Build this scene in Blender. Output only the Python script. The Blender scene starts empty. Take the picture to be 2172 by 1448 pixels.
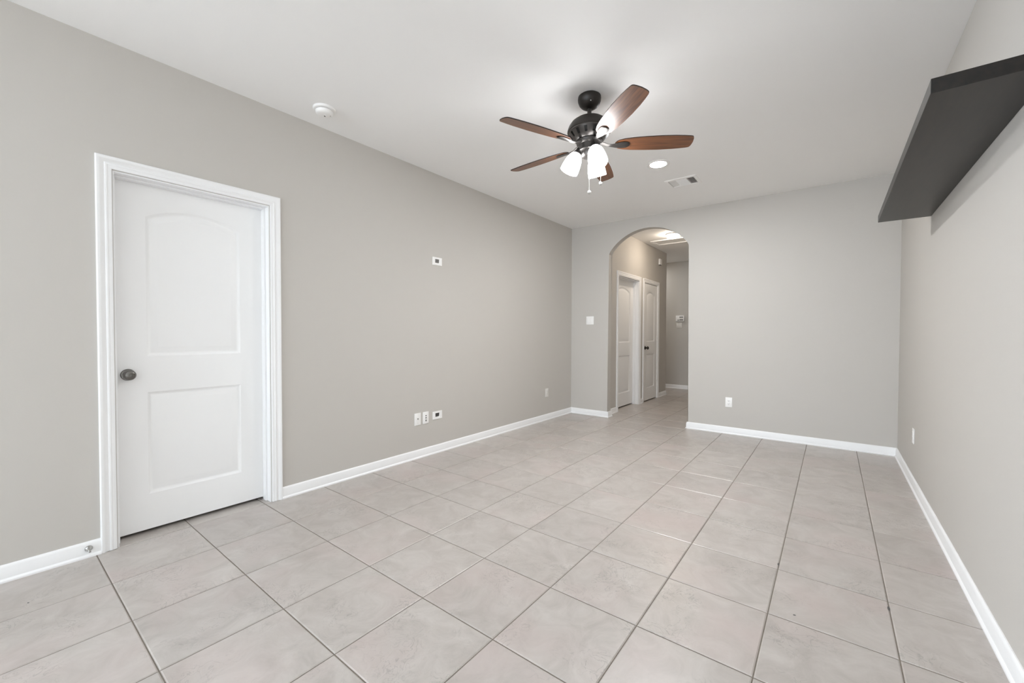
import bpy, bmesh, math, random
from mathutils import Vector, Matrix
random.seed(7)
S = bpy.context.scene
COL = S.collection
PI = math.pi

# ------------------------------------------------------------------ camera
F_PX = 878.17
YAW, PITCH, ROLL, CAM_H = -0.65842, -0.01875, 0.00241, 1.180
fw = Vector((math.sin(YAW)*math.cos(PITCH), math.cos(YAW)*math.cos(PITCH), math.sin(PITCH)))
rt = Vector((math.cos(YAW), -math.sin(YAW), 0)); up = rt.cross(fw)
r2 = rt*math.cos(ROLL)+up*math.sin(ROLL); u2 = up*math.cos(ROLL)-rt*math.sin(ROLL)
cd = bpy.data.cameras.new('camera'); cam = bpy.data.objects.new('camera', cd); COL.objects.link(cam)
cd.sensor_width = 36; cd.sensor_fit = 'HORIZONTAL'; cd.lens = 36*F_PX/2172; cd.clip_start = 0.02
M = Matrix((r2, u2, -fw)).transposed().to_4x4(); M.translation = (0, 0, CAM_H); cam.matrix_world = M
S.camera = cam

# ------------------------------------------------------------------ world, daylight, exposure
S.view_settings.view_transform = 'Standard'; S.view_settings.look = 'None'
S.view_settings.gamma = 1.0; S.view_settings.use_curve_mapping = False
S.view_settings.exposure = 0.34
S.cycles.max_bounces = 12; S.cycles.diffuse_bounces = 8; S.cycles.glossy_bounces = 4
S.cycles.use_denoising = True
S.cycles.sample_clamp_indirect = 6.0
W = bpy.data.worlds.new('world'); S.world = W; W.use_nodes = True
bg = W.node_tree.nodes['Background']; bg.inputs[0].default_value = (0.75, 0.86, 1.0, 1); bg.inputs[1].default_value = 0.02

def area(name, loc, rot, sx, sy, power, color):
    l = bpy.data.lights.new(name, 'AREA'); l.shape = 'RECTANGLE'; l.size = sx; l.size_y = sy
    l.energy = power; l.color = color
    o = bpy.data.objects.new(name, l); COL.objects.link(o); o.location = loc; o.rotation_euler = rot
    return o
# strength of every light source
P = dict(rear=210.0, rearleft=95.0, side=690.0, rear_fill=0.5, fan=16.0, bulb=400.0, can=520.0, hall=70.0, corridor=7.2)
XL, XR, YB, ZC = -3.091, 0.513, 5.448, 2.742
# unseen open-plan area behind the camera, made wider and deeper to even the light
YR, XA, YA = -7.5, -7.0, -0.8
SKY = (0.84, 0.955, 1.075)
WINS = [(-6.5, -3.5, 0.30, 2.45), (-2.9, 0.2, 0.30, 2.45)]      # x0, x1, z0, z1 in the rear wall
WINA = (-6.6, -1.8, 0.30, 2.45)                                  # y0, y1, z0, z1 in the far left wall, window added for side light
for (a, b, c, d), k in zip(WINS, ('rearleft', 'rear')):
    area('daylight', ((a+b)/2, YR-0.16, (c+d)/2), (PI/2, 0, 0), b-a, d-c, P[k], SKY)
area('daylight', (XA-0.16, (WINA[0]+WINA[1])/2, (WINA[2]+WINA[3])/2), (PI/2, 0, -PI/2), WINA[1]-WINA[0], WINA[3]-WINA[2], P['side'], SKY)  # unseen side window, added to light the right wall
# unseen ceiling lamps added as fill, behind the camera and in the corridor
for (x, y) in ((-4.6, -3.2), (-1.3, -3.2)):
    area('rear_fill_lamp', (x, y, ZC-0.03), (0, 0, 0), 0.30, 0.30, P['rear_fill'], (1.0, 0.97, 0.93))
area('corridor_fill_lamp', (-3.35, 8.76, ZC-0.03), (0, 0, 0), 0.30, 0.30, P['corridor'], (1.0, 0.98, 0.95))  # added around the corner to lift the far hall wall

# ------------------------------------------------------------------ materials
def new_mat(name):
    m = bpy.data.materials.new(name); m.use_nodes = True
    nt = m.node_tree; b = nt.nodes['Principled BSDF']
    return m, nt, b
def N(nt, t, **kw):
    n = nt.nodes.new(t)
    for k, v in kw.items(): setattr(n, k, v)
    return n
def plain(name, col, rough=0.5, metal=0.0, bump=0.0, bscale=200.0, coat=0.0, spec=0.5, var=0.0):
    m, nt, b = new_mat(name)
    b.inputs['Base Color'].default_value = (*col, 1); b.inputs['Roughness'].default_value = rough
    b.inputs['Metallic'].default_value = metal; b.inputs['Coat Weight'].default_value = coat
    b.inputs['Specular IOR Level'].default_value = spec
    tc = N(nt, 'ShaderNodeTexCoord')
    nz = N(nt, 'ShaderNodeTexNoise'); nz.inputs['Scale'].default_value = bscale; nz.inputs['Detail'].default_value = 3
    nt.links.new(tc.outputs['Object'], nz.inputs['Vector'])
    if bump:
        bp = N(nt, 'ShaderNodeBump'); bp.inputs['Strength'].default_value = bump; bp.inputs['Distance'].default_value = 0.002
        nt.links.new(nz.outputs['Fac'], bp.inputs['Height']); nt.links.new(bp.outputs['Normal'], b.inputs['Normal'])
    if var:
        rp = N(nt, 'ShaderNodeValToRGB')
        rp.color_ramp.elements[0].color = tuple(c*(1-var) for c in col)+(1,); rp.color_ramp.elements[0].position = 0.3
        rp.color_ramp.elements[1].color = tuple(min(1, c*(1+var)) for c in col)+(1,); rp.color_ramp.elements[1].position = 0.7
        nt.links.new(nz.outputs['Fac'], rp.inputs['Fac']); nt.links.new(rp.outputs['Color'], b.inputs['Base Color'])
    return m
M_WALL = plain('wall_paint', (0.548, 0.523, 0.487), 0.62, bump=0.10, bscale=160, spec=0.35)
M_CEIL = plain('ceiling_paint', (0.90, 0.895, 0.885), 0.8, bump=0.12, bscale=120, spec=0.2)
M_TRIM = plain('white_trim_paint', (0.87, 0.87, 0.872), 0.38, bump=0.03, bscale=60)
M_DOOR = plain('white_door_paint', (0.87, 0.87, 0.868), 0.42, bump=0.04, bscale=90)
M_PLATE = plain('white_plastic', (0.90, 0.89, 0.875), 0.35)
M_PLATE2 = plain('painted_plate', (0.76, 0.74, 0.70), 0.45)
M_DARK = plain('dark_opening', (0.012, 0.011, 0.010), 0.8)
M_GREYHOLE = plain('grey_bristle', (0.20, 0.19, 0.18), 0.8, bump=0.3, bscale=500)
M_SLOT = plain('grey_slot', (0.10, 0.095, 0.09), 0.7)
M_BRONZE = plain('oil_rubbed_bronze', (0.022, 0.018, 0.015), 0.42, metal=0.35, spec=0.5)
M_BRONZE2 = plain('bronze_bracket', (0.07, 0.064, 0.060), 0.34, metal=0.75)
M_KNOB = plain('aged_nickel', (0.19, 0.182, 0.17), 0.16, metal=1.0)
M_DKNOB = plain('dark_bronze_knob', (0.05, 0.045, 0.04), 0.22, metal=0.8)
M_SILVER = plain('brushed_steel', (0.45, 0.44, 0.42), 0.3, metal=1.0)
M_CHAIN = plain('pale_chain', (0.46, 0.45, 0.43), 0.4, metal=0.3)
M_LCD = plain('display_grey', (0.16, 0.165, 0.155), 0.3)
M_CAULK = plain('old_caulk', (0.30, 0.28, 0.25), 0.8)

def emit(name, col, strength):
    m, nt, b = new_mat(name)
    b.inputs['Base Color'].default_value = (0.85, 0.85, 0.84, 1); b.inputs['Roughness'].default_value = 0.4
    b.inputs['Emission Color'].default_value = (*col, 1); b.inputs['Emission Strength'].default_value = strength
    return m
M_SHADE = emit('lit_frosted_glass', (0.97, 0.985, 1.0), P['fan'])
M_BULB = emit('lit_bulb', (0.97, 0.985, 1.0), P['bulb'])
M_CAN = emit('lit_diffuser', (0.97, 0.98, 0.99), P['can'])
M_HALL = emit('lit_hall_dome', (1.0, 0.865, 0.72), P['hall'])

def wood(name, dark, light, rough, coat, axis=0, scale=9.0, stretch=14.0):
    m, nt, b = new_mat(name)
    tc = N(nt, 'ShaderNodeTexCoord'); mp = N(nt, 'ShaderNodeMapping')
    sc = [stretch]*3; sc[axis] = 1.0; mp.inputs['Scale'].default_value = sc
    nz = N(nt, 'ShaderNodeTexNoise'); nz.inputs['Scale'].default_value = scale; nz.inputs['Detail'].default_value = 5; nz.inputs['Distortion'].default_value = 0.6
    rp = N(nt, 'ShaderNodeValToRGB'); rp.color_ramp.elements[0].position = 0.3; rp.color_ramp.elements[1].position = 0.72
    rp.color_ramp.elements[0].color = (*dark, 1); rp.color_ramp.elements[1].color = (*light, 1)
    nt.links.new(tc.outputs['Object'], mp.inputs['Vector']); nt.links.new(mp.outputs['Vector'], nz.inputs['Vector'])
    nt.links.new(nz.outputs['Fac'], rp.inputs['Fac']); nt.links.new(rp.outputs['Color'], b.inputs['Base Color'])
    b.inputs['Roughness'].default_value = rough; b.inputs['Coat Weight'].default_value = coat; b.inputs['Coat Roughness'].default_value = 0.30
    bp = N(nt, 'ShaderNodeBump'); bp.inputs['Strength'].default_value = 0.08; bp.inputs['Distance'].default_value = 0.001
    nt.links.new(nz.outputs['Fac'], bp.inputs['Height']); nt.links.new(bp.outputs['Normal'], b.inputs['Normal'])
    return m
M_BLADE = wood('cherry_blade', (0.085, 0.028, 0.010), (0.23, 0.085, 0.030), 0.46, 0.5, axis=0, scale=5.0)
M_EDGE = plain('dark_blade_edge', (0.018, 0.011, 0.008), 0.4)
M_SHELF = wood('espresso_shelf', (0.0030, 0.0021, 0.0014), (0.0120, 0.0083, 0.0055), 0.34, 0.0, axis=1, scale=6.0, stretch=8.0)
M_SHELF.node_tree.nodes['Principled BSDF'].inputs['Specular IOR Level'].default_value = 0.36

# tile: per-tile tone from its index, cloudy mottling, faint wisps and pinkish patches
TX0, TY0, TW, TH = -3.0789, 0.3744, 0.4111, 0.4155
def tile_mat():
    m, nt, b = new_mat('ceramic_tile')
    L = nt.links.new
    tc = N(nt, 'ShaderNodeTexCoord')
    mp = N(nt, 'ShaderNodeMapping'); mp.inputs['Location'].default_value = (-TX0/TW, -TY0/TH, 0); mp.inputs['Scale'].default_value = (1/TW, 1/TH, 0)
    L(tc.outputs['Object'], mp.inputs['Vector'])
    fl = N(nt, 'ShaderNodeVectorMath', operation='FLOOR'); L(mp.outputs['Vector'], fl.inputs[0])
    wn = N(nt, 'ShaderNodeTexWhiteNoise', noise_dimensions='2D'); L(fl.outputs['Vector'], wn.inputs['Vector'])
    # each tile shows its own stretch of the cloudy print
    sc = N(nt, 'ShaderNodeVectorMath', operation='SCALE'); sc.inputs['Scale'].default_value = 7.0; L(wn.outputs['Color'], sc.inputs[0])
    ad = N(nt, 'ShaderNodeVectorMath', operation='ADD'); L(tc.outputs['Object'], ad.inputs[0]); L(sc.outputs['Vector'], ad.inputs[1])
    n1 = N(nt, 'ShaderNodeTexNoise'); n1.inputs['Scale'].default_value = 6.5; n1.inputs['Detail'].default_value = 9; n1.inputs['Roughness'].default_value = 0.66; n1.inputs['Distortion'].default_value = 0.9
    L(ad.outputs['Vector'], n1.inputs['Vector'])
    r1 = N(nt, 'ShaderNodeValToRGB'); e = r1.color_ramp.elements
    e[0].position = 0.28; e[0].color = (0.380, 0.345, 0.316, 1); e[1].position = 0.70; e[1].color = (0.512, 0.478, 0.448, 1)
    L(n1.outputs['Fac'], r1.inputs['Fac'])
    # pink cast in patches
    n2 = N(nt, 'ShaderNodeTexNoise'); n2.inputs['Scale'].default_value = 2.6; n2.inputs['Detail'].default_value = 2; L(ad.outputs['Vector'], n2.inputs['Vector'])
    r2_ = N(nt, 'ShaderNodeValToRGB'); r2_.color_ramp.elements[0].position = 0.48; r2_.color_ramp.elements[1].position = 0.72
    r2_.color_ramp.elements[0].color = (0, 0, 0, 1); r2_.color_ramp.elements[1].color = (0.55, 0.55, 0.55, 1); L(n2.outputs['Fac'], r2_.inputs['Fac'])
    mx = N(nt, 'ShaderNodeMix', data_type='RGBA', blend_type='MIX'); L(r2_.outputs['Color'], mx.inputs[0]); L(r1.outputs['Color'], mx.inputs[6]); mx.inputs[7].default_value = (0.495, 0.418, 0.395, 1)
    # thin darker wisps
    n3 = N(nt, 'ShaderNodeTexNoise'); n3.inputs['Scale'].default_value = 13; n3.inputs['Detail'].default_value = 6; n3.inputs['Distortion'].default_value = 2.2; L(ad.outputs['Vector'], n3.inputs['Vector'])
    r3 = N(nt, 'ShaderNodeValToRGB'); e = r3.color_ramp.elements; e[0].position = 0.475; e[0].color = (1, 1, 1, 1); e[1].position = 0.525; e[1].color = (1, 1, 1, 1)
    mid = e.new(0.5); mid.color = (0.74, 0.74, 0.735, 1); L(n3.outputs['Fac'], r3.inputs['Fac'])
    n4 = N(nt, 'ShaderNodeTexNoise'); n4.inputs['Scale'].default_value = 4.0; L(ad.outputs['Vector'], n4.inputs['Vector'])
    r4 = N(nt, 'ShaderNodeValToRGB'); r4.color_ramp.elements[0].position = 0.5; r4.color_ramp.elements[1].position = 0.64; L(n4.outputs['Fac'], r4.inputs['Fac'])
    mw = N(nt, 'ShaderNodeMix', data_type='RGBA', blend_type='MULTIPLY'); L(r4.outputs['Color'], mw.inputs[0]); L(mx.outputs[2], mw.inputs[6]); L(r3.outputs['Color'], mw.inputs[7])
    # tile to tile tone
    mr = N(nt, 'ShaderNodeMapRange'); mr.inputs['To Min'].default_value = 0.955; mr.inputs['To Max'].default_value = 1.03; L(wn.outputs['Value'], mr.inputs['Value'])
    mt = N(nt, 'ShaderNodeVectorMath', operation='SCALE'); L(mw.outputs[2], mt.inputs[0]); L(mr.outputs['Result'], mt.inputs['Scale'])
    L(mt.outputs['Vector'], b.inputs['Base Color'])
    b.inputs['Roughness'].default_value = 0.30; b.inputs['Specular IOR Level'].default_value = 0.45
    bp = N(nt, 'ShaderNodeBump'); bp.inputs['Strength'].default_value = 0.05; bp.inputs['Distance'].default_value = 0.002
    L(n1.outputs['Fac'], bp.inputs['Height']); L(bp.outputs['Normal'], b.inputs['Normal'])
    return m
M_TILE = tile_mat()
M_GROUT = plain('tile_grout', (0.19, 0.165, 0.138), 0.9, bump=0.4, bscale=300, var=0.2)

# ------------------------------------------------------------------ mesh helpers
def link(name, bm, mats, parent=None, smooth=None, loc=None, rot=None):
    me = bpy.data.meshes.new(name)
    bmesh.ops.recalc_face_normals(bm, faces=bm.faces[:])
    bm.to_mesh(me); bm.free()
    if not isinstance(mats, (list, tuple)): mats = [mats]
    for m in mats: me.materials.append(m)
    if smooth is not None:
        for p in me.polygons: p.use_smooth = True
        try: me.set_sharp_from_angle(angle=math.radians(smooth))
        except Exception: pass
    o = bpy.data.objects.new(name, me); COL.objects.link(o)
    if parent is not None: o.parent = parent
    if loc is not None: o.location = loc
    if rot is not None: o.rotation_euler = rot
    return o
def thing(name, label, cat, loc, rotz=0.0, group=None, kind=None):
    o = bpy.data.objects.new(name, None); COL.objects.link(o)
    o.empty_display_size = 0.05
    o.location = loc; o.rotation_euler = (0, 0, rotz)
    o['label'] = label; o['category'] = cat
    if group: o['group'] = group
    if kind: o['kind'] = kind
    return o
def tag(o, label, cat, group=None, kind=None):
    o['label'] = label; o['category'] = cat
    if group: o['group'] = group
    if kind: o['kind'] = kind
    return o
def struct(o, label=None):
    o['kind'] = 'structure'
    if label: o['label'] = label
    return o
def box(bm, x0, x1, y0, y1, z0, z1, bev=0.0, seg=2, mat=0):
    g = bmesh.ops.create_cube(bm, size=1.0, matrix=Matrix.Translation(((x0+x1)/2, (y0+y1)/2, (z0+z1)/2)) @ Matrix.Diagonal((abs(x1-x0), abs(y1-y0), abs(z1-z0), 1)))
    vs = g['verts']; fs = set(f for v in vs for f in v.link_faces)
    for f in fs: f.material_index = mat
    if bev:
        es = list(set(e for v in vs for e in v.link_edges))
        r = bmesh.ops.bevel(bm, geom=es, offset=bev, segments=seg, affect='EDGES', profile=0.5)
        for f in r['faces']: f.material_index = mat
    return vs
def lathe(bm, prof, seg=48, mat=0, matrix=None, cap0=True, cap1=True):
    """prof: list of (r, z); revolve about z"""
    rings = []
    for (r, z) in prof:
        if r < 1e-6:
            rings.append([bm.verts.new((0, 0, z))])
        else:
            rings.append([bm.verts.new((r*math.cos(2*PI*i/seg), r*math.sin(2*PI*i/seg), z)) for i in range(seg)])
    fs = []
    for a, b in zip(rings, rings[1:]):
        for i in range(seg):
            j = (i+1) % seg
            if len(a) == 1 and len(b) == 1: continue
            if len(a) == 1: fs.append(bm.faces.new((a[0], b[i], b[j])))
            elif len(b) == 1: fs.append(bm.faces.new((a[i], a[j], b[0])))
            else: fs.append(bm.faces.new((a[i], a[j], b[j], b[i])))
    if cap0 and len(rings[0]) > 1: fs.append(bm.faces.new(rings[0]))
    if cap1 and len(rings[-1]) > 1: fs.append(bm.faces.new(rings[-1]))
    for f in fs: f.material_index = mat
    vs = [v for r in rings for v in r]
    if matrix is not None: bmesh.ops.transform(bm, matrix=matrix, verts=vs)
    return vs
def extrude_profile(bm, prof, p0, p1, out, up=Vector((0, 0, 1)), cut0=0.0, cut1=0.0, mat=0):
    """sweep closed 2-D profile [(d, h)...] from p0 to p1; d along 'out', h along 'up'.  cut: mitre slope along the run per unit d"""
    p0 = Vector(p0); p1 = Vector(p1); t = (p1-p0).normalized(); out = Vector(out)
    A = [bm.verts.new(p0 + out*d + up*h + t*(cut0*d)) for d, h in prof]
    B = [bm.verts.new(p1 + out*d + up*h - t*(cut1*d)) for d, h in prof]
    n = len(prof)
    for i in range(n):
        j = (i+1) % n
        f = bm.faces.new((A[i], A[j], B[j], B[i])); f.material_index = mat
    for q in (A, B):
        f = bm.faces.new(q); f.material_index = mat
def tube(bm, pts, r, seg=10, mat=0):
    pts = [Vector(p) for p in pts]; rings = []
    for i, p in enumerate(pts):
        d = (pts[min(i+1, len(pts)-1)] - pts[max(i-1, 0)]).normalized()
        a = d.orthogonal().normalized(); b = d.cross(a)
        rr = r[i] if isinstance(r, (list, tuple)) else r
        if i:
            # keep the ring aligned with the previous one
            pa = (rings[-1][0].co - pts[i-1]); pa = (pa - d*pa.dot(d)).normalized(); a = pa; b = d.cross(a)
        rings.append([bm.verts.new(p + (a*math.cos(2*PI*k/seg)+b*math.sin(2*PI*k/seg))*rr) for k in range(seg)])
    for A, B in zip(rings, rings[1:]):
        for k in range(seg):
            f = bm.faces.new((A[k], A[(k+1) % seg], B[(k+1) % seg], B[k])); f.material_index = mat
    for q in (rings[0], rings[-1]):
        f = bm.faces.new(q); f.material_index = mat

# ------------------------------------------------------------------ floor: bevelled tiles over a grout bed
XE0, XE1, YE0, YE1 = XA-0.2, XR+0.10, YR-0.2, 9.42
XC = -4.30      # end of the cross corridor
bm = bmesh.new()
box(bm, XE0, XE1, YE0, YE1, -0.06, -0.0030, mat=1)
g = 0.0022; bv = 0.0040
ix0 = math.floor((XE0-TX0)/TW); ix1 = math.ceil((XE1-TX0)/TW); iy0 = math.floor((YE0-TY0)/TH); iy1 = math.ceil((YE1-TY0)/TH)
for i in range(ix0, ix1):
    for j in range(iy0, iy1):
        x0, x1 = max(XE0, TX0+i*TW+g), min(XE1, TX0+(i+1)*TW-g)
        y0, y1 = max(YE0, TY0+j*TH+g), min(YE1, TY0+(j+1)*TH-g)
        if x1-x0 < 0.02 or y1-y0 < 0.02: continue
        lo = [bm.verts.new(p) for p in ((x0, y0, -0.004), (x1, y0, -0.004), (x1, y1, -0.004), (x0, y1, -0.004))]
        mi = [bm.verts.new((p.co.x, p.co.y, -0.0024)) for p in lo]
        hi = [bm.verts.new((x, y, 0)) for x, y in ((x0+bv, y0+bv), (x1-bv, y0+bv), (x1-bv, y1-bv), (x0+bv, y1-bv))]
        for A, B in ((lo, mi), (mi, hi)):
            for k in range(4): bm.faces.new((A[k], A[(k+1) % 4], B[(k+1) % 4], B[k]))
        bm.faces.new(hi)
# small chips in the glaze
for (cx, cy, ra, rb, an) in ((-0.2035, 2.505, 0.012, 0.004, 1.6), (0.2080, 2.390, 0.018, 0.0045, 1.55), (-0.1105, 2.089, 0.006, 0.004, 0.6), (-2.763, 0.122, 0.005, 0.003, 0.4)):
    f = bm.faces.new([bm.verts.new((cx+ra*math.cos(t)*math.cos(an)-rb*math.sin(t)*math.sin(an), cy+ra*math.cos(t)*math.sin(an)+rb*math.sin(t)*math.cos(an), 0.0002)) for t in [k*PI/6 for k in range(12)]])
    f.material_index = 2
floor = struct(link('floor', bm, [M_TILE, M_GROUT, M_SLOT]))

# ------------------------------------------------------------------ ceiling (hole for the air register)
VX0, VX1, VY0, VY1 = -1.352, -1.108, 4.352, 4.548
bm = bmesh.new()
xs = [XE0, VX0, VX1, XE1]; ys = [YE0, VY0, VY1, YE1]
for i in range(3):
    for j in range(3):
        if i == 1 and j == 1: continue
        box(bm, xs[i], xs[i+1], ys[j], ys[j+1], ZC, ZC+0.10)
bmesh.ops.remove_doubles(bm, verts=bm.verts[:], dist=1e-5)
struct(link('ceiling', bm, M_CEIL))

# ------------------------------------------------------------------ walls
D1Y0, D1Y1, D1Z = 0.460, 1.248, 2.058         # rough opening of the near door (left wall)
def wall_boxes(name, boxes):
    b = bmesh.new()
    for q in boxes: box(b, *q)
    return struct(link(name, b, M_WALL))
wall_boxes('wall_left', [(XL-0.35, XL, YA, D1Y0, 0, ZC), (XL-0.35, XL, D1Y1, YB, 0, ZC), (XL-0.35, XL, D1Y0, D1Y1, D1Z, ZC),
                         (XL-0.35, XL-0.30, D1Y0, D1Y1, 0, D1Z)])  # backing added behind the leaf so no light leaks under the door
wall_boxes('wall_right', [(XR, XR+0.10, YR, YB, 0, ZC)])
wall_boxes('wall_return', [(XA, XL-0.35, YA, YA+0.10, 0, ZC)])
wall_boxes('wall_far_left', [(XA-0.12, XA, YR, WINA[0], 0, ZC), (XA-0.12, XA, WINA[0], WINA[1], 0, WINA[2]), (XA-0.12, XA, WINA[0], WINA[1], WINA[3], ZC), (XA-0.12, XA, WINA[1], YA+0.1, 0, ZC)])
# back wall with the arched opening
AX0, AX1, AZS, AZT, AT = -2.502, -1.424, 2.297, 2.588, 0.105
bm = bmesh.new()
ac = (AX0+AX1)/2; hw = (AX1-AX0)/2; rise = AZT-AZS; R = (hw*hw+rise*rise)/(2*rise); zc = AZT-R
pts = [(XL-0.35, 0), (AX0, 0), (AX0, AZS)]
a0 = math.atan2(AZS-zc, -hw); a1 = math.atan2(AZS-zc, hw)
for k in range(1, 28): a = a0+(a1-a0)*k/28; pts.append((ac+R*math.cos(a), zc+R*math.sin(a)))
pts += [(AX1, AZS), (AX1, 0), (XR+0.10, 0), (XR+0.10, ZC), (XL-0.35, ZC)]
A = [bm.verts.new((x, YB, z)) for x, z in pts]; B = [bm.verts.new((x, YB+AT, z)) for x, z in pts]
bm.faces.new(A); bm.faces.new(B)
for i in range(len(pts)): bm.faces.new((A[i], A[(i+1) % len(pts)], B[(i+1) % len(pts)], B[i]))
es = []
for i in range(1, 31):
    for q in (A, B):
        e = bm.edges.get((q[i], q[i+1]))
        if e: es.append(e)
bmesh.ops.bevel(bm, geom=es, offset=0.007, segments=3, affect='EDGES', profile=0.5)
bmesh.ops.triangulate(bm, faces=[f for f in bm.faces if len(f.verts) > 4])
struct(link('wall_back', bm, M_WALL, smooth=35))
# rear wall with two windows (behind the camera)
b_ = []; xs = [XA-0.12, WINS[0][0], WINS[0][1], WINS[1][0], WINS[1][1], XR+0.10]
for i in range(5):
    if i in (1, 3):
        b_ += [(xs[i], xs[i+1], YR-0.12, YR, 0, WINS[0][2]), (xs[i], xs[i+1], YR-0.12, YR, WINS[0][3], ZC)]
    else: b_.append((xs[i], xs[i+1], YR-0.12, YR, 0, ZC))
wall_boxes('wall_rear', b_)
for k, (a, b, c, d) in enumerate(WINS):
    w = bmesh.new(); t = 0.05
    for q in ((a, a+t, c, d), (b-t, b, c, d), (a+t, b-t, c, c+t), (a+t, b-t, d-t, d), (a+t, b-t, (c+d)/2-0.02, (c+d)/2+0.02)):
        box(w, q[0], q[1], YR-0.10, YR-0.03, q[2], q[3], bev=0.004)
    o = struct(link('window_%d' % (k+1), w, M_TRIM))
w = bmesh.new(); t = 0.05; (a, b, c, d) = WINA; mid = (a+b)/2
for q in ((a, a+t, c, d), (b-t, b, c, d), (mid-t/2, mid+t/2, c+t, d-t), (a+t, b-t, c, c+t), (a+t, b-t, d-t, d)):
    box(w, XA-0.10, XA-0.03, q[0], q[1], q[2], q[3], bev=0.004)
struct(link('window_3', w, M_TRIM))  # frame of the side window added for light
# hall beyond the arch
HX, HXR, HYC, HYF = -2.565, -1.36, 8.22, 9.30
DA0, DA1, DAZ = 5.945, 6.785, 2.064
DB0, DB1, DBZ = 7.025, 7.700, 2.064
y0 = YB+AT
wall_boxes('wall_hall_left', [(HX-0.20, HX, y0, DA0, 0, ZC), (HX-0.20, HX, DA1, DB0, 0, ZC), (HX-0.20, HX, DB1, HYC, 0, ZC),
                              (HX-0.20, HX, DA0, DA1, DAZ, ZC), (HX-0.20, HX, DB0, DB1, DBZ, ZC),
                              (HX-0.26, HX-0.20, y0, HYC, 0, ZC)])  # last box is a backing added to block light behind both doors
wall_boxes('wall_hall_right', [(HXR, HXR+0.1, y0, HYF, 0, ZC)])
wall_boxes('wall_hall_far', [(XC+0.05, HXR+0.1, HYF, HYF+0.1, 0, ZC)])
wall_boxes('wall_hall_end', [(XC, XC+0.05, HYC, HYF+0.1, 0, ZC), (XC, HX-0.26, HYC-0.1, HYC, 0, ZC)])

# ------------------------------------------------------------------ baseboards (flat body, moulded top, small shoe)
BB = [(0, 0), (0.021, 0), (0.021, 0.008), (0.017, 0.014), (0.0135, 0.017), (0.0135, 0.060), (0.0115, 0.065), (0.0115, 0.069), (0.008, 0.077), (0.004, 0.081), (0, 0.081)]
def board(name, runs):
    b = bmesh.new()
    for (p0, p1, out, c0, c1) in runs: extrude_profile(b, BB, (*p0, 0), (*p1, 0), (*out, 0), cut0=c0, cut1=c1)
    return struct(link(name, b, M_TRIM, smooth=25))
C1Y0, C1Y1 = 0.393, 1.316
board('baseboard_left', [((XL, YA), (XL, C1Y0), (1, 0), -1, 0), ((XL, C1Y1), (XL, YB), (1, 0), 0, 1)])
board('baseboard_back', [((XL, YB), (AX0, YB), (0, -1), 1, -1), ((AX0, YB), (AX0, YB+AT), (1, 0), -1, -1),
                         ((AX1, YB), (XR, YB), (0, -1), -1, 1), ((AX1, YB+AT), (AX1, YB), (-1, 0), -1, -1)])
board('baseboard_right', [((XR, YB), (XR, YR), (-1, 0), 1, 1)])
board('baseboard_rear', [((XR, YR), (XA, YR), (0, 1), 1, 1)])
CA0, CA1 = DA0-0.066, DA1+0.066
CB0, CB1 = DB0-0.066, DB1+0.066
board('baseboard_hall_left', [((HX, y0), (HX, CA0), (1, 0), 0, 0), ((HX, CA1), (HX, CB0), (1, 0), 0, 0), ((HX, CB1), (HX, HYC), (1, 0), 0, -1),
                              ((HX, HYC), (HX-0.5, HYC), (0, 1), -1, 0)])
board('baseboard_hall_far', [((XC+0.05, HYF), (HXR, HYF), (0, -1), 0, 0)])

# ------------------------------------------------------------------ door casings (mitred mouldings) -> trim_n ; doors -> door_n
CAS = [(0, 0), (0.009, 0), (0.011, 0.004), (0.011, 0.016), (0.0135, 0.020), (0.0135, 0.026), (0.010, 0.030), (0.0105, 0.036), (0.016, 0.046), (0.018, 0.052), (0.018, 0.060), (0.015, 0.0645), (0, 0.0645)]
def casing(name, xw, ya, yb, zt):
    """casing on a wall facing +x around the opening ya..yb, top zt; profile (protrusion, distance outward from the opening)"""
    b = bmesh.new(); n = len(CAS); rv = 0.004
    rows = []
    for (px, py, sx, sz) in ((ya-rv, 0.0, -1, 0), (ya-rv, zt+rv, -1, 1), (yb+rv, zt+rv, 1, 1), (yb+rv, 0.0, 1, 0)):
        rows.append([b.verts.new((xw+d, px+sx*w, py+sz*w)) for d, w in CAS])
    for A, B in zip(rows, rows[1:]):
        for i in range(n): b.faces.new((A[i], A[(i+1) % n], B[(i+1) % n], B[i]))
    b.faces.new(rows[0]); b.faces.new(rows[-1])
    return struct(link(name, b, M_TRIM, smooth=30))
casing('trim_1', XL, D1Y0, D1Y1, D1Z)
casing('trim_2', HX, DA0, DA1, DAZ)
casing('trim_3', HX, DB0, DB1, DBZ)

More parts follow.
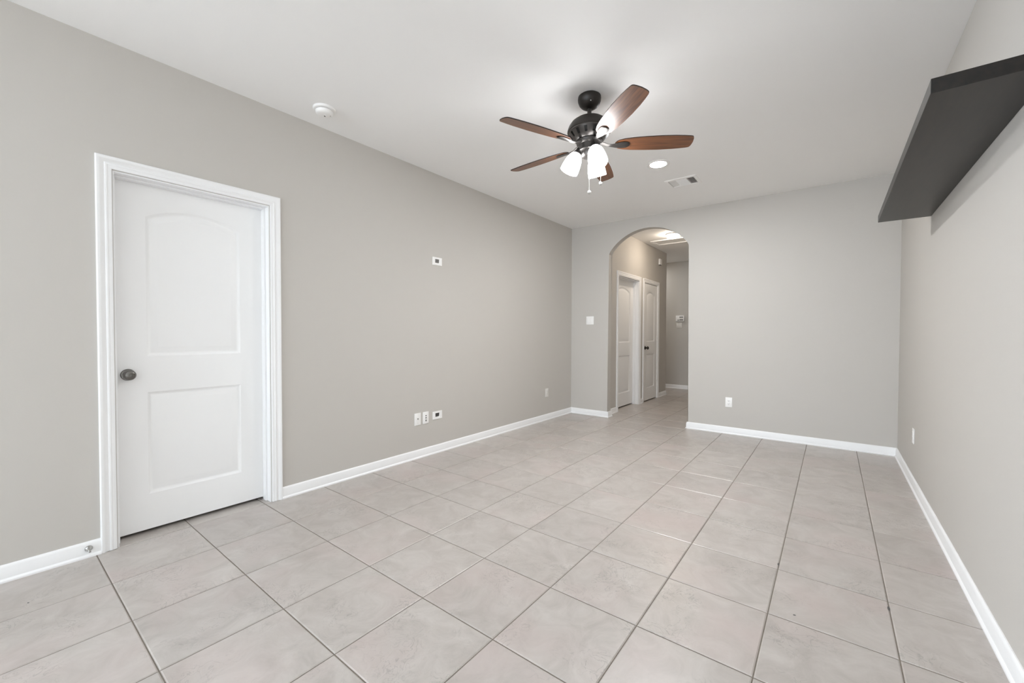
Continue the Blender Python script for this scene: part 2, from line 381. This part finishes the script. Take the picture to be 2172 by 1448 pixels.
def leaf_bm(w, zb, zt, pm):
    """two-panel arched moulded door leaf; local x 0..w, front face at y=0 looking -y, z up"""
    b = bmesh.new(); T = 0.035
    def ring(pts, y): return [b.verts.new((x, y, z)) for x, z in pts]
    outer = ring([(0, zb), (w, zb), (w, zt), (0, zt)], 0)
    def arch_panel(inset):
        x0, x1, z0 = pm+inset, w-pm-inset, 1.041+inset
        half = (w-2*pm)/2; rise = 0.066
        Rr = (half*half+rise*rise)/(2*rise); zc_ = 1.927-Rr
        Ri = Rr-inset; hw_ = half-inset; cx = w/2
        za = zc_+math.sqrt(Ri*Ri-hw_*hw_)
        P = [(x0, z0), (x1, z0), (x1, za)]
        a0 = math.atan2(za-zc_, hw_); a1 = PI-a0
        for k in range(1, 20): a = a0+(a1-a0)*k/20; P.append((cx+Ri*math.cos(a), zc_+Ri*math.sin(a)))
        P.append((x0, za)); return P
    def low_panel(inset):
        x0, x1 = pm+inset, w-pm-inset
        return [(x0, 0.226+inset), (x1, 0.226+inset), (x1, 0.833-inset), (x0, 0.833-inset)]
    prof = [(0.0, 0.0), (0.004, 0.0018), (0.014, 0.0105), (0.019, 0.0120), (0.025, 0.0112), (0.052, 0.0036), (0.058, 0.0028)]
    edges = [b.edges.new((outer[i], outer[(i+1) % 4])) for i in range(4)]
    for fn in (arch_panel, low_panel):
        prev = None
        for ins, dep in prof:
            r = ring(fn(ins), dep); n = len(r)
            if prev is None: edges += [b.edges.new((r[i], r[(i+1) % n])) for i in range(n)]
            else:
                for i in range(n): b.faces.new((prev[i], prev[(i+1) % n], r[(i+1) % n], r[i]))
            prev = r
        b.faces.new(prev)
    bmesh.ops.triangle_fill(b, use_beauty=True, use_dissolve=False, edges=edges, normal=(0, -1, 0))
    back = ring([(0, zb), (w, zb), (w, zt), (0, zt)], T)
    for i in range(4): b.faces.new((outer[i], outer[(i+1) % 4], back[(i+1) % 4], back[i]))
    b.faces.new(back)
    return b
def jamb_bm(w, zt, depth, stop_at):
    """jamb lining of an opening, local x 0..w (clear), y 0 = room face .. depth"""
    b = bmesh.new(); t = 0.006
    box(b, -t, 0, 0.001, depth, 0, zt+t); box(b, w, w+t, 0.001, depth, 0, zt+t); box(b, 0, w, 0.001, depth, zt, zt+t)
    if stop_at is not None:
        s0, s1, st = stop_at[0], stop_at[1], 0.011
        box(b, 0, st, s0, s1, 0, zt-st, bev=0.0015); box(b, w-st, w, s0, s1, 0, zt-st, bev=0.0015); box(b, 0, w, s0, s1, zt-st, zt, bev=0.0015)
    return b
ALONG_Y = Matrix.Rotation(PI/2, 4, 'Z')
def knob_bm():
    b = bmesh.new()
    m = Matrix.Rotation(PI/2, 4, 'X')          # lathe z -> -y (out of the door)
    lathe(b, [(0.0, 0.0), (0.033, 0.0), (0.033, 0.003), (0.030, 0.008), (0.016, 0.010), (0.0125, 0.014), (0.0125, 0.026), (0.017, 0.030), (0.0255, 0.036), (0.0285, 0.045),
              (0.0285, 0.052), (0.025, 0.059), (0.017, 0.0635), (0.0095, 0.0645), (0.009, 0.0625), (0.0062, 0.0625), (0.0058, 0.066), (0.0, 0.0665)], seg=40, matrix=m)
    return b
def door(n, xw, ya, yb, zt, recess, label, leaf_mat, stop_front, knob_at, knob_mat, pm, hinges=()):
    """door on a wall that faces +x; local x runs +y, local -y is the room side"""
    w = yb-ya
    root = thing('door_%d' % n, label, 'door', (xw, ya, 0), PI/2, kind='structure')
    j = 0.006
    jm = link('door_jamb', jamb_bm(w-2*j, zt-j, 0.135, stop_front), M_TRIM, root, loc=(j, 0, 0))
    lw = w-2*j-0.006
    lf = link('door_leaf', leaf_bm(lw, 0.020, zt-j-0.003, pm), leaf_mat, root, smooth=32, loc=(j+0.003, recess, 0))
    if knob_at is not None:
        k = link('door_knob', knob_bm(), knob_mat, root, smooth=40, loc=(knob_at, recess, 0.940))
    for hz in hinges:
        h = bmesh.new(); lathe(h, [(0.006, -0.045), (0.0065, -0.043), (0.0065, 0.043), (0.006, 0.045)], seg=14)
        box(h, -0.012, 0.012, 0.003, 0.006, -0.043, 0.043)
        link('hinge', h, M_TRIM, root, smooth=40, loc=(w-j-0.002, -0.006, hz))
    return root
door(1, XL, D1Y0, D1Y1, D1Z, 0.095, 'white arched two-panel door with nickel knob in the left wall nearest the camera', M_DOOR, (0.050, 0.0945), 0.066, M_KNOB, 0.140)
door(2, HX, DA0, DA1, DAZ, 0.098, 'white arched panel door set deep in its frame just beyond the arch', M_DOOR, (0.055, 0.0975), None, None, 0.130)
door(3, HX, DB0, DB1, DBZ, 0.004, 'narrow white arched panel door with dark knob, farther along the hall', M_DOOR, (0.042, 0.060), 0.068, M_DKNOB, 0.125, hinges=(0.38, 1.10, 1.815))

# ------------------------------------------------------------------ wall plates
ROT = {'L': PI/2, 'B': 0.0, 'R': -PI/2}
def plate_bm(w, h, t=0.006, hole=None):
    """face plate centred at origin; back at y=0, front at -t; optional rectangular hole (x0,x1,z0,z1)"""
    b = bmesh.new()
    if hole is None:
        box(b, -w/2, w/2, -t, 0, -h/2, h/2, bev=0.0025, seg=3)
    else:
        x0, x1, z0, z1 = hole; e = 0.002
        o0 = [(-w/2, -h/2), (w/2, -h/2), (w/2, h/2), (-w/2, h/2)]; o1 = [(x-e*(1 if x > 0 else -1), z-e*(1 if z > 0 else -1)) for x, z in o0]
        i1 = [(x0, z0), (x1, z0), (x1, z1), (x0, z1)]
        R0 = [b.verts.new((x, 0, z)) for x, z in o0]; R1 = [b.verts.new((x, -t+0.0015, z)) for x, z in o0]; R2 = [b.verts.new((x, -t, z)) for x, z in o1]
        R3 = [b.verts.new((x, -t, z)) for x, z in i1]; R4 = [b.verts.new((x, -0.0005, z)) for x, z in i1]
        for A, B in ((R0, R1), (R1, R2), (R2, R3), (R3, R4)):
            for k in range(4): b.faces.new((A[k], A[(k+1) % 4], B[(k+1) % 4], B[k]))
    return b
def screw(root, x, z, t=0.006, mat=None):
    b = bmesh.new(); lathe(b, [(0.0033, 0), (0.003, 0.0012), (0.0, 0.0014)], seg=14, matrix=Matrix.Translation((x, -t, z)) @ Matrix.Rotation(PI/2, 4, 'X'))
    return link('screw', b, mat or M_PLATE, root, smooth=40)
def socket_face(root, z, t=0.006):
    b = bmesh.new(); m = Matrix.Translation((0, -t+0.0005, z)) @ Matrix.Rotation(PI/2, 4, 'X')
    lathe(b, [(0.0172, 0), (0.0172, 0.0025), (0.0165, 0.003), (0.0, 0.003)], seg=32, matrix=m)
    s = link('socket_face', b, M_PLATE, root, smooth=40)
    d = bmesh.new()
    box(d, -0.0075, -0.0055, -t-0.0029, -t-0.0024, z-0.001, z+0.008); link('socket_slot', d, M_SLOT, s)
    d = bmesh.new(); box(d, 0.0055, 0.0075, -t-0.0029, -t-0.0024, z, z+0.007); link('socket_slot', d, M_SLOT, s)
    d = bmesh.new(); lathe(d, [(0.0026, 0), (0.0026, 0.0006)], seg=12, matrix=Matrix.Translation((0, -t-0.0024, z-0.0065)) @ Matrix.Rotation(PI/2, 4, 'X')); link('ground_hole', d, M_SLOT, s)
    return s
def duplex(side, loc, label, group=None):
    r = thing('wall_outlet', label, 'outlet', loc, ROT[side], group)
    link('cover_plate', plate_bm(0.072, 0.116), M_PLATE, r, smooth=30)
    socket_face(r, 0.0195); socket_face(r, -0.0195); screw(r, 0, 0)
    return r
duplex('B', (-0.961, YB, 0.374), 'white outlet on the back wall, right of the arched opening')
duplex('R', (XR, 4.462, 0.390), 'white outlet on the right wall, seen nearly edge-on past the back corner')
# left wall, low group of three
r = thing('cable_plate', 'white plate with one small centre jack, leftmost of the low row of three', 'wall plate', (XL, 2.538, 0.370), ROT['L'])
link('cover_plate', plate_bm(0.075, 0.116), M_PLATE, r, smooth=30)
b = bmesh.new(); lathe(b, [(0.007, 0), (0.007, 0.002), (0.0048, 0.002), (0.0048, 0.008), (0.0025, 0.008), (0.0, 0.006)], seg=18, matrix=Matrix.Translation((0, -0.006, 0.004)) @ Matrix.Rotation(PI/2, 4, 'X'))
link('coaxial_jack', b, M_SILVER, r, smooth=40); screw(r, 0, 0.046); screw(r, 0, -0.038, mat=M_PLATE2)
r = thing('data_plate', 'white plate with three dark jacks, middle of the low row of three', 'wall plate', (XL, 2.636, 0.370), ROT['L'])
link('cover_plate', plate_bm(0.073, 0.115), M_PLATE, r, smooth=30)
for z, hh in ((0.020, 0.011), (-0.001, 0.012), (-0.026, 0.016)):
    b = bmesh.new(); box(b, -0.0105, 0.0105, -0.0075, -0.006, z-hh/2-0.003, z+hh/2+0.003, bev=0.0006)
    jk = link('jack', b, M_PLATE, r)
    b = bmesh.new(); box(b, -0.0065, 0.0065, -0.0080, -0.0074, z-hh/2, z+hh/2)
    link('jack_port', b, M_SLOT, jk)
def scoop(loc, label, dark):
    r = thing('cable_pass_plate', label, 'wall plate', loc, ROT['L'])
    link('cover_plate', plate_bm(0.120, 0.077, 0.007, hole=(-0.030, 0.030, -0.019, 0.021)), M_PLATE, r, smooth=30)
    # recessed pocket seen through the hole, deeper and dark at the top, sloping lip
    b = bmesh.new()
    x0, x1, z0, z1 = -0.0298, 0.0298, -0.0188, 0.0208
    f = [b.verts.new(p) for p in ((x0, -0.0062, z0), (x1, -0.0062, z0), (x1, -0.0062, z1), (x0, -0.0062, z1))]
    k = [b.verts.new(p) for p in ((x0+0.002, -0.0012, z0+0.004), (x1-0.012, -0.0012, z0+0.004), (x1-0.002, -0.0012, z1), (x0+0.002, -0.0012, z1))]
    for i in range(4):
        fc = b.faces.new((f[i], f[(i+1) % 4], k[(i+1) % 4], k[i])); fc.material_index = 0
    fc = b.faces.new(k); fc.material_index = 1
    link('cable_pocket', b, [M_PLATE, M_DARK if dark else M_GREYHOLE], r)
    b = bmesh.new()
    for i in range(9):
        x = -0.024+i*0.0055; box(b, x, x+0.0032, -0.0026, -0.0011, -0.013, 0.012+0.002*(i % 2))
    link('bristles', b, M_SLOT if dark else M_GREYHOLE, r)
    return r
scoop((XL, 2.7855, 0.373), 'white plate with a black cable opening, rightmost of the low row of three', True)
scoop((XL, 2.785, 1.890), 'white plate with a grey cable opening, high on the left wall by itself', False)
r = thing('wall_outlet', 'pale rectangular outlet low on the left wall near the back corner', 'outlet', (XL, 4.777, 0.373), ROT['L'])
link('cover_plate', plate_bm(0.074, 0.117), M_PLATE2, r, smooth=30)
b = bmesh.new(); box(b, -0.0165, 0.0165, -0.0085, -0.006, -0.033, 0.033, bev=0.001); ins = link('outlet_insert', b, M_PLATE2, r, smooth=30)
for z in (0.016, -0.016):
    for x in (-0.0062, 0.0062):
        b = bmesh.new(); box(b, x-0.0008, x+0.0008, -0.0089, -0.0084, z-0.003, z+0.004); link('socket_slot', b, M_SLOT, ins)
def switch_plate(loc, rot, label, mat, size):
    r = thing('light_switch', label, 'light switch', loc, rot)
    link('cover_plate', plate_bm(size, size), mat, r, smooth=30)
    for sx in (-1, 1):
        b = bmesh.new(); cx = sx*0.023
        # rocker, tilted a little
        v = box(b, cx-0.0165, cx+0.0165, -0.0085, -0.0055, -0.033, 0.033, bev=0.001)
        link('rocker', b, mat, r, smooth=30)
        b = bmesh.new(); box(b, cx-0.0178, cx+0.0178, -0.0064, -0.0060, -0.0345, 0.0345)
        link('rocker_gap', b, M_PLATE2 if mat is M_PLATE else M_CAULK, r)
    return r
switch_plate((-2.783, YB, 1.375), 0.0, 'white double light switch on the back wall, left of the arch', M_PLATE, 0.117)
switch_plate((-2.625, HYF, 1.372), 0.0, 'grey double light switch under the thermostat at the end of the hall', M_PLATE2, 0.112)
r = thing('thermostat', 'white thermostat with grey display on the far hall wall, above a switch', 'thermostat', (-2.602, HYF, 1.516), 0.0)
b = bmesh.new(); box(b, -0.087, 0.087, -0.028, 0, -0.062, 0.062, bev=0.008, seg=3); link('housing', b, M_PLATE, r, smooth=40)
b = bmesh.new(); box(b, -0.010, 0.066, -0.0292, -0.0275, 0.020, 0.040); link('display', b, M_LCD, r)
b = bmesh.new(); box(b, -0.006, 0.066, -0.0290, -0.0275, -0.014, 0.018); link('label_panel', b, M_PLATE2, r)
b = bmesh.new(); box(b, -0.050, -0.014, -0.0300, -0.0275, -0.042, -0.026, bev=0.001); link('button', b, M_LCD, r)
b = bmesh.new(); box(b, -0.008, 0.066, -0.0296, -0.0275, -0.042, -0.018, bev=0.001); link('button', b, M_GREYHOLE, r)
r = thing('door_chime', 'small white door chime box high on the hall wall above the narrow door', 'door chime', (HX, 7.80, 2.520), ROT['L'])
b = bmesh.new(); box(b, -0.055, 0.055, -0.030, 0, -0.053, 0.053, bev=0.003); link('chime_cover', b, M_PLATE, r, smooth=40)
b = bmesh.new(); box(b, -0.045, 0.045, -0.027, -0.004, -0.0545, -0.0525); link('dark_underside', b, M_SLOT, r)  # dark plate over most of the underside

# ------------------------------------------------------------------ door stop on the baseboard
r = thing('door_stop', 'small cone-shaped metal door stop on the baseboard left of the near door', 'door stop', (XL+0.0135, 0.345, 0.047), ROT['L'])
m = Matrix.Rotation(PI/2+0.15, 4, 'X')
b = bmesh.new(); lathe(b, [(0.0, -0.001), (0.0155, 0.0), (0.0155, 0.002), (0.0125, 0.006), (0.0080, 0.014), (0.0055, 0.022), (0.0, 0.022)], seg=28, matrix=m); link('base_cone', b, M_SILVER, r, smooth=40)
b = bmesh.new(); pts = []
for k in range(60): a = k*0.9; pts.append(m @ Vector((0.0042*math.cos(a), 0.0042*math.sin(a), 0.018+0.0004*k)))
tube(b, pts, 0.0011, seg=6); link('spring', b, M_SILVER, r, smooth=60)

# ------------------------------------------------------------------ shelf on the right wall
b = bmesh.new(); box(b, -0.134, 0.134, -0.995, 0.995, -0.024, 0.024, bev=0.0018, seg=2)
o = link('wall_shelf', b, M_SHELF, loc=(XR-0.134, 2.925, 1.997)); tag(o, 'long dark espresso floating wood shelf high on the right wall', 'shelf')

# ------------------------------------------------------------------ smoke detector
r = thing('smoke_detector', 'round white smoke detector on the ceiling above the left wall', 'smoke detector', (-2.818, 1.502, ZC))
b = bmesh.new(); lathe(b, [(0.0, 0), (0.073, 0), (0.073, -0.008), (0.070, -0.013), (0.059, -0.015), (0.0, -0.015)], seg=56); link('mounting_base', b, M_PLATE, r, smooth=35)
b = bmesh.new(); lathe(b, [(0.052, -0.014), (0.052, -0.0185), (0.0, -0.0185)], seg=56); link('vent_gap', b, M_SLOT, r, smooth=35)
b = bmesh.new(); lathe(b, [(0.0, -0.018), (0.0565, -0.018), (0.0585, -0.021), (0.0560, -0.034), (0.050, -0.041), (0.040, -0.044), (0.022, -0.045), (0.0, -0.0452)], seg=56); cov = link('cover', b, M_PLATE, r, smooth=35)
b = bmesh.new(); box(b, -0.020, -0.002, -0.004, 0.004, -0.0462, -0.0448); link('test_button', b, M_GREYHOLE, r, rot=(0, 0, -0.66))
b = bmesh.new(); lathe(b, [(0.012, -0.0449), (0.012, -0.0462), (0.0095, -0.0468), (0.0, -0.0468)], seg=28); link('sensor_cap', b, M_PLATE, r, smooth=35, loc=(0.010, 0.004, 0))
b = bmesh.new(); lathe(b, [(0.0035, -0.040), (0.003, -0.0450), (0.0, -0.0455)], seg=12); link('indicator', b, M_GREYHOLE, r, smooth=35, loc=(0.020, 0.032, 0))

# ------------------------------------------------------------------ recessed ceiling light and hall light
r = thing('recessed_light', 'lit round recessed ceiling light between the fan and the air vent', 'ceiling light', (-1.287, 3.855, ZC))
b = bmesh.new(); lathe(b, [(0.0715, 0.0), (0.101, 0.0), (0.101, -0.0025), (0.098, -0.0044), (0.075, -0.0046), (0.0715, -0.0044)], seg=56, cap0=False, cap1=False); link('trim_ring', b, M_PLATE, r, smooth=35)
b = bmesh.new(); lathe(b, [(0.0, -0.0008), (0.0714, -0.0008), (0.0714, -0.0047), (0.0, -0.0050)], seg=56); link('diffuser', b, M_CAN, r, smooth=35)
r = thing('hall_ceiling_light', 'lit round dome ceiling light in the hall beyond the arch', 'ceiling light', (-1.985, 6.66, ZC))
b = bmesh.new(); lathe(b, [(0.0, 0), (0.104, 0), (0.106, -0.008), (0.102, -0.018), (0.0, -0.018)], seg=56); link('base_ring', b, M_PLATE, r, smooth=35)
b = bmesh.new(); lathe(b, [(0.097, -0.017), (0.096, -0.032), (0.086, -0.050), (0.066, -0.063), (0.035, -0.070), (0.0, -0.072)], seg=56, cap0=False); link('glass_dome', b, M_HALL, r, smooth=60)
# ceiling hatch in the hall
r = thing('ceiling_hatch', 'white framed access hatch in the hall ceiling behind the dome light', 'ceiling hatch', (-2.06, 7.14, ZC))
b = bmesh.new(); HWX, HWY = 0.385, 0.185
for q in ((-HWX, HWX, -HWY, -HWY+0.045), (-HWX, HWX, HWY-0.045, HWY), (-HWX, -HWX+0.045, -HWY+0.045, HWY-0.045), (HWX-0.045, HWX, -HWY+0.045, HWY-0.045)):
    box(b, *q, -0.018, 0, bev=0.005)
link('hatch_frame', b, M_TRIM, r, smooth=35)
b = bmesh.new(); box(b, -HWX+0.045, HWX-0.045, -HWY+0.045, HWY-0.045, -0.005, 0); link('hatch_panel', b, M_CEIL, r)

# ------------------------------------------------------------------ air register in the ceiling
r = thing('air_vent', 'white rectangular louvred air vent in the ceiling toward the back wall', 'air vent', (-1.230, 4.450, ZC))
b = bmesh.new(); ox, oy, ixx, iyy = 0.152, 0.128, 0.122, 0.098
O = [(-ox, -oy), (ox, -oy), (ox, oy), (-ox, oy)]; I = [(-ixx, -iyy), (ixx, -iyy), (ixx, iyy), (-ixx, iyy)]
R0 = [b.verts.new((x, y, 0)) for x, y in O]; R1 = [b.verts.new((x*0.985, y*0.985, -0.005)) for x, y in O]
R2 = [b.verts.new((x*1.03, y*1.03, -0.009)) for x, y in I]; R3 = [b.verts.new((x, y, -0.007)) for x, y in I]; R4 = [b.verts.new((x, y, 0.0)) for x, y in I]
for A, B in ((R0, R1), (R1, R2), (R2, R3), (R3, R4)):
    for k in range(4): b.faces.new((A[k], A[(k+1) % 4], B[(k+1) % 4], B[k]))
link('vent_frame', b, M_PLATE, r, smooth=20)
b = bmesh.new(); box(b, -ixx, ixx, -iyy, iyy, 0.003, 0.10); bmesh.ops.delete(b, geom=[f for f in b.faces if f.calc_center_median().z < 0.004], context='FACES'); link('duct', b, M_DARK, r)
def louver(x, tilt, ln, cy=0.0, along='y', wd=0.016):
    q = bmesh.new(); box(q, -wd/2, wd/2, -ln/2, ln/2, -0.0006, 0.0006)
    if along == 'y': mm = Matrix.Translation((x, cy, 0.0)) @ Matrix.Rotation(tilt, 4, 'Y')
    else: mm = Matrix.Translation((x, cy, 0.0)) @ Matrix.Rotation(PI/2, 4, 'Z') @ Matrix.Rotation(tilt, 4, 'Y')
    bmesh.ops.transform(q, matrix=mm, verts=q.verts[:])
    return link('louver', q, M_PLATE, r)
for k in range(5): louver(-0.112+k*0.0125, -0.80, 2*iyy-0.004)
for k in range(6): louver(0.064+k*0.0115, 0.80, 2*iyy-0.004)
for k in range(13): louver(0.0, 0.95, 0.100, cy=-0.088+k*0.0147, along='x', wd=0.017)
for x in (-0.0525, 0.0535):
    b = bmesh.new(); box(b, x-0.001, x+0.001, -iyy, iyy, -0.006, 0.006); link('divider', b, M_PLATE, r)

# ------------------------------------------------------------------ ceiling fan
FX, FY = -1.284, 2.486
fan = thing('ceiling_fan', 'dark bronze ceiling fan with five cherry blades and lit glass shades', 'ceiling fan', (FX, FY, ZC))
def z(v): return v-ZC
b = bmesh.new(); lathe(b, [(0.0, 0), (0.066, 0), (0.0735, z(2.736)), (0.0755, z(2.722)), (0.074, z(2.706)), (0.067, z(2.688)), (0.054, z(2.672)), (0.036, z(2.661)), (0.022, z(2.657)), (0.0, z(2.657))], seg=56)
can = link('canopy', b, M_BRONZE, fan, smooth=40)
b = bmesh.new(); lathe(b, [(0.003, 0), (0.003, 0.002), (0.0, 0.0025)], seg=12, matrix=Matrix.Translation((0.036, -0.050, z(2.682))) @ Matrix.Rotation(PI/2+0.5, 4, 'X')); link('screw', b, M_SILVER, can, smooth=40)
b = bmesh.new(); lathe(b, [(0.0135, z(2.660)), (0.0135, z(2.600))], seg=28); link('downrod', b, M_BRONZE, fan, smooth=40)
b = bmesh.new(); lathe(b, [(0.0, z(2.606)), (0.022, z(2.605)), (0.030, z(2.600)), (0.062, z(2.596)), (0.092, z(2.584)), (0.117, z(2.566)), (0.134, z(2.542)), (0.1425, z(2.518)), (0.1435, z(2.507)), (0.140, z(2.503)), (0.128, z(2.502)), (0.0, z(2.502))], seg=72)
mh = link('motor_housing', b, M_BRONZE, fan, smooth=40)
# slotted skirt under the motor
b = bmesh.new(); n = 84
prof = [(0.134, z(2.503)), (0.130, z(2.494)), (0.108, z(2.466)), (0.094, z(2.452)), (0.086, z(2.448))]
rings = [[b.verts.new((rr*math.cos(2*PI*i/n), rr*math.sin(2*PI*i/n), zz)) for i in range(n)] for rr, zz in prof]
for k in range(len(prof)-1):
    for i in range(n):
        if k == 1 and i % 6 in (0, 1): continue
        b.faces.new((rings[k][i], rings[k][(i+1) % n], rings[k+1][(i+1) % n], rings[k+1][i]))
link('vent_skirt', b, M_BRONZE2, mh, smooth=40)
b = bmesh.new(); lathe(b, [(0.122, z(2.500)), (0.100, z(2.468)), (0.085, z(2.455)), (0.0, z(2.455))], seg=48, cap0=False); link('inner_core', b, M_DARK, mh, smooth=40)
b = bmesh.new(); lathe(b, [(0.0, z(2.450)), (0.080, z(2.450)), (0.084, z(2.444)), (0.082, z(2.430)), (0.070, z(2.427)), (0.066, z(2.424)), (0.066, z(2.392)), (0.069, z(2.390)), (0.070, z(2.383)), (0.066, z(2.379)), (0.0, z(2.379))], seg=64)
link('switch_housing', b, M_BRONZE2, fan, smooth=35)
b = bmesh.new(); lathe(b, [(0.0, z(2.380)), (0.050, z(2.380)), (0.050, z(2.360)), (0.044, z(2.345)), (0.028, z(2.338)), (0.0, z(2.336))], seg=48); fit = link('light_fitter', b, M_BRONZE2, fan, smooth=35)

A0 = 0.567; BP = -0.235; ZBL = 2.422
def blade_half(t):                     # half width along the blade, t = radius
    P = [(0.165, 0.000), (0.168, 0.016), (0.176, 0.028), (0.192, 0.040), (0.225, 0.050), (0.28, 0.0575), (0.36, 0.063), (0.45, 0.0655), (0.54, 0.0630), (0.60, 0.0580), (0.635, 0.0535), (0.647, 0.0500), (0.653, 0.042), (0.657, 0.028), (0.660, 0.0)]
    return P
def blade_bm():
    b = bmesh.new(); P = blade_half(0); th = 0.0030
    out = [(x, w) for x, w in P] + [(x, -w) for x, w in reversed(P[1:-1])]
    T = [b.verts.new((x, y, th)) for x, y in out]; Bm = [b.verts.new((x, y, -th)) for x, y in out]
    b.faces.new(T); b.faces.new(Bm)
    for i in range(len(out)):
        f = b.faces.new((T[i], T[(i+1) % len(out)], Bm[(i+1) % len(out)], Bm[i])); f.material_index = 1
    bmesh.ops.triangulate(b, faces=[f for f in b.faces if len(f.verts) > 4])
    return b
def bracket_bm():
    """cast blade iron: narrow curved neck from the hub opening to a spoon plate under the blade"""
    b = bmesh.new()
    st = [(0.070, 0.017, 0.010, 0.010), (0.095, 0.013, 0.006, 0.010), (0.120, 0.0115, -0.006, 0.009), (0.145, 0.014, -0.0095, 0.007), (0.170, 0.0215, -0.0095, 0.005), (0.200, 0.0285, -0.0085, 0.0045),
          (0.225, 0.0300, -0.0075, 0.004), (0.243, 0.0265, -0.0070, 0.004), (0.254, 0.0180, -0.0070, 0.004), (0.259, 0.0070, -0.0070, 0.004)]
    sec = []
    for x, w, zz, t in st:
        ridge = 0.35*t+0.001
        sec.append([b.verts.new(p) for p in ((x, -w, zz), (x, -w*0.55, zz-t*0.6), (x, 0, zz-t*0.6-ridge), (x, w*0.55, zz-t*0.6), (x, w, zz), (x, w*0.8, zz+t*0.6), (x, -w*0.8, zz+t*0.6))])
    for A, B in zip(sec, sec[1:]):
        for k in range(7): b.faces.new((A[k], A[(k+1) % 7], B[(k+1) % 7], B[k]))
    b.faces.new(sec[0]); b.faces.new(sec[-1])
    return b
bl0 = link('blade', blade_bm(), [M_BLADE, M_EDGE], fan); br0 = link('blade_bracket', bracket_bm(), M_BRONZE2, fan, smooth=35)
for k in range(5):
    bl = bl0 if k == 0 else bl0.copy(); br = br0 if k == 0 else br0.copy()
    if k: COL.objects.link(bl); COL.objects.link(br)
    bl.parent = fan; br.parent = fan
    m = Matrix.Translation((0, 0, z(ZBL))) @ Matrix.Rotation(A0+k*2*PI/5, 4, 'Z') @ Matrix.Rotation(BP, 4, 'X')
    bl.matrix_local = m; br.matrix_local = m
# three glass shades on short sockets
DEL = math.radians(-13)
rt_ang = math.atan2(rt.y, rt.x)
def shade_bm():
    b = bmesh.new()
    prof = [(0.0225, 0.0), (0.034, 0.010), (0.0435, 0.026), (0.0515, 0.048), (0.0565, 0.076), (0.0595, 0.104), (0.0605, 0.128), (0.0580, 0.128), (0.0570, 0.104), (0.0540, 0.080), (0.049, 0.050), (0.041, 0.026), (0.031, 0.012), (0.020, 0.003)]
    lathe(b, [(r_, -t_) for r_, t_ in prof], seg=44, cap0=False, cap1=False)
    return b
def socket_bm():
    b = bmesh.new(); lathe(b, [(0.0, 0.034), (0.013, 0.034), (0.016, 0.030), (0.0165, 0.014), (0.024, 0.004), (0.0265, -0.004), (0.0255, -0.010), (0.0, -0.010)], seg=32); return b
def bulb_bm():
    b = bmesh.new(); lathe(b, [(0.0, -0.010), (0.012, -0.012), (0.013, -0.050), (0.022, -0.068), (0.030, -0.084), (0.0315, -0.098), (0.027, -0.112), (0.015, -0.121), (0.0, -0.124)], seg=28); return b
bu0 = link('light_bulb', bulb_bm(), M_BULB, fan, smooth=60)
sh0 = link('lamp_shade', shade_bm(), M_SHADE, fan, smooth=50); so0 = link('lamp_socket', socket_bm(), M_BRONZE2, fan, smooth=40)
for k, ang in enumerate((183, -62, 67)):
    a = rt_ang + math.radians(ang) + DEL*1.0
    sh = sh0 if k == 0 else sh0.copy(); so = so0 if k == 0 else so0.copy()
    bu = bu0 if k == 0 else bu0.copy()
    if k: COL.objects.link(sh); COL.objects.link(so); COL.objects.link(bu)
    sh.parent = fan; so.parent = fan; bu.parent = fan
    m = Matrix.Translation((0.078*math.cos(a), 0.078*math.sin(a), z(2.374))) @ Matrix.Rotation(a, 4, 'Z') @ Matrix.Rotation(-math.radians(25), 4, 'Y')
    sh.matrix_local = m; bu.matrix_local = m; so.matrix_local = m @ Matrix.Translation((0, 0, 0.002))
# pull chains
for (dx, dy, zt, ze) in ((0.001, 0.001, 2.337, 2.115), (0.0605, 0.0467, 2.378, 2.173)):
    b = bmesh.new(); tube(b, [(0, 0, z(zt)), (0, 0, z(ze)+0.008)], 0.0014, seg=8)
    ch = link('pull_chain', b, M_CHAIN, fan, smooth=60, loc=(dx, dy, 0))
    b = bmesh.new(); lathe(b, [(0.0, 0.013), (0.004, 0.012), (0.0095, 0.007), (0.0125, 0.0), (0.0095, -0.007), (0.005, -0.011), (0.0, -0.0115)], seg=24)
    link('pull_knob', b, M_CHAIN, ch, smooth=60, loc=(0, 0, z(ze)))
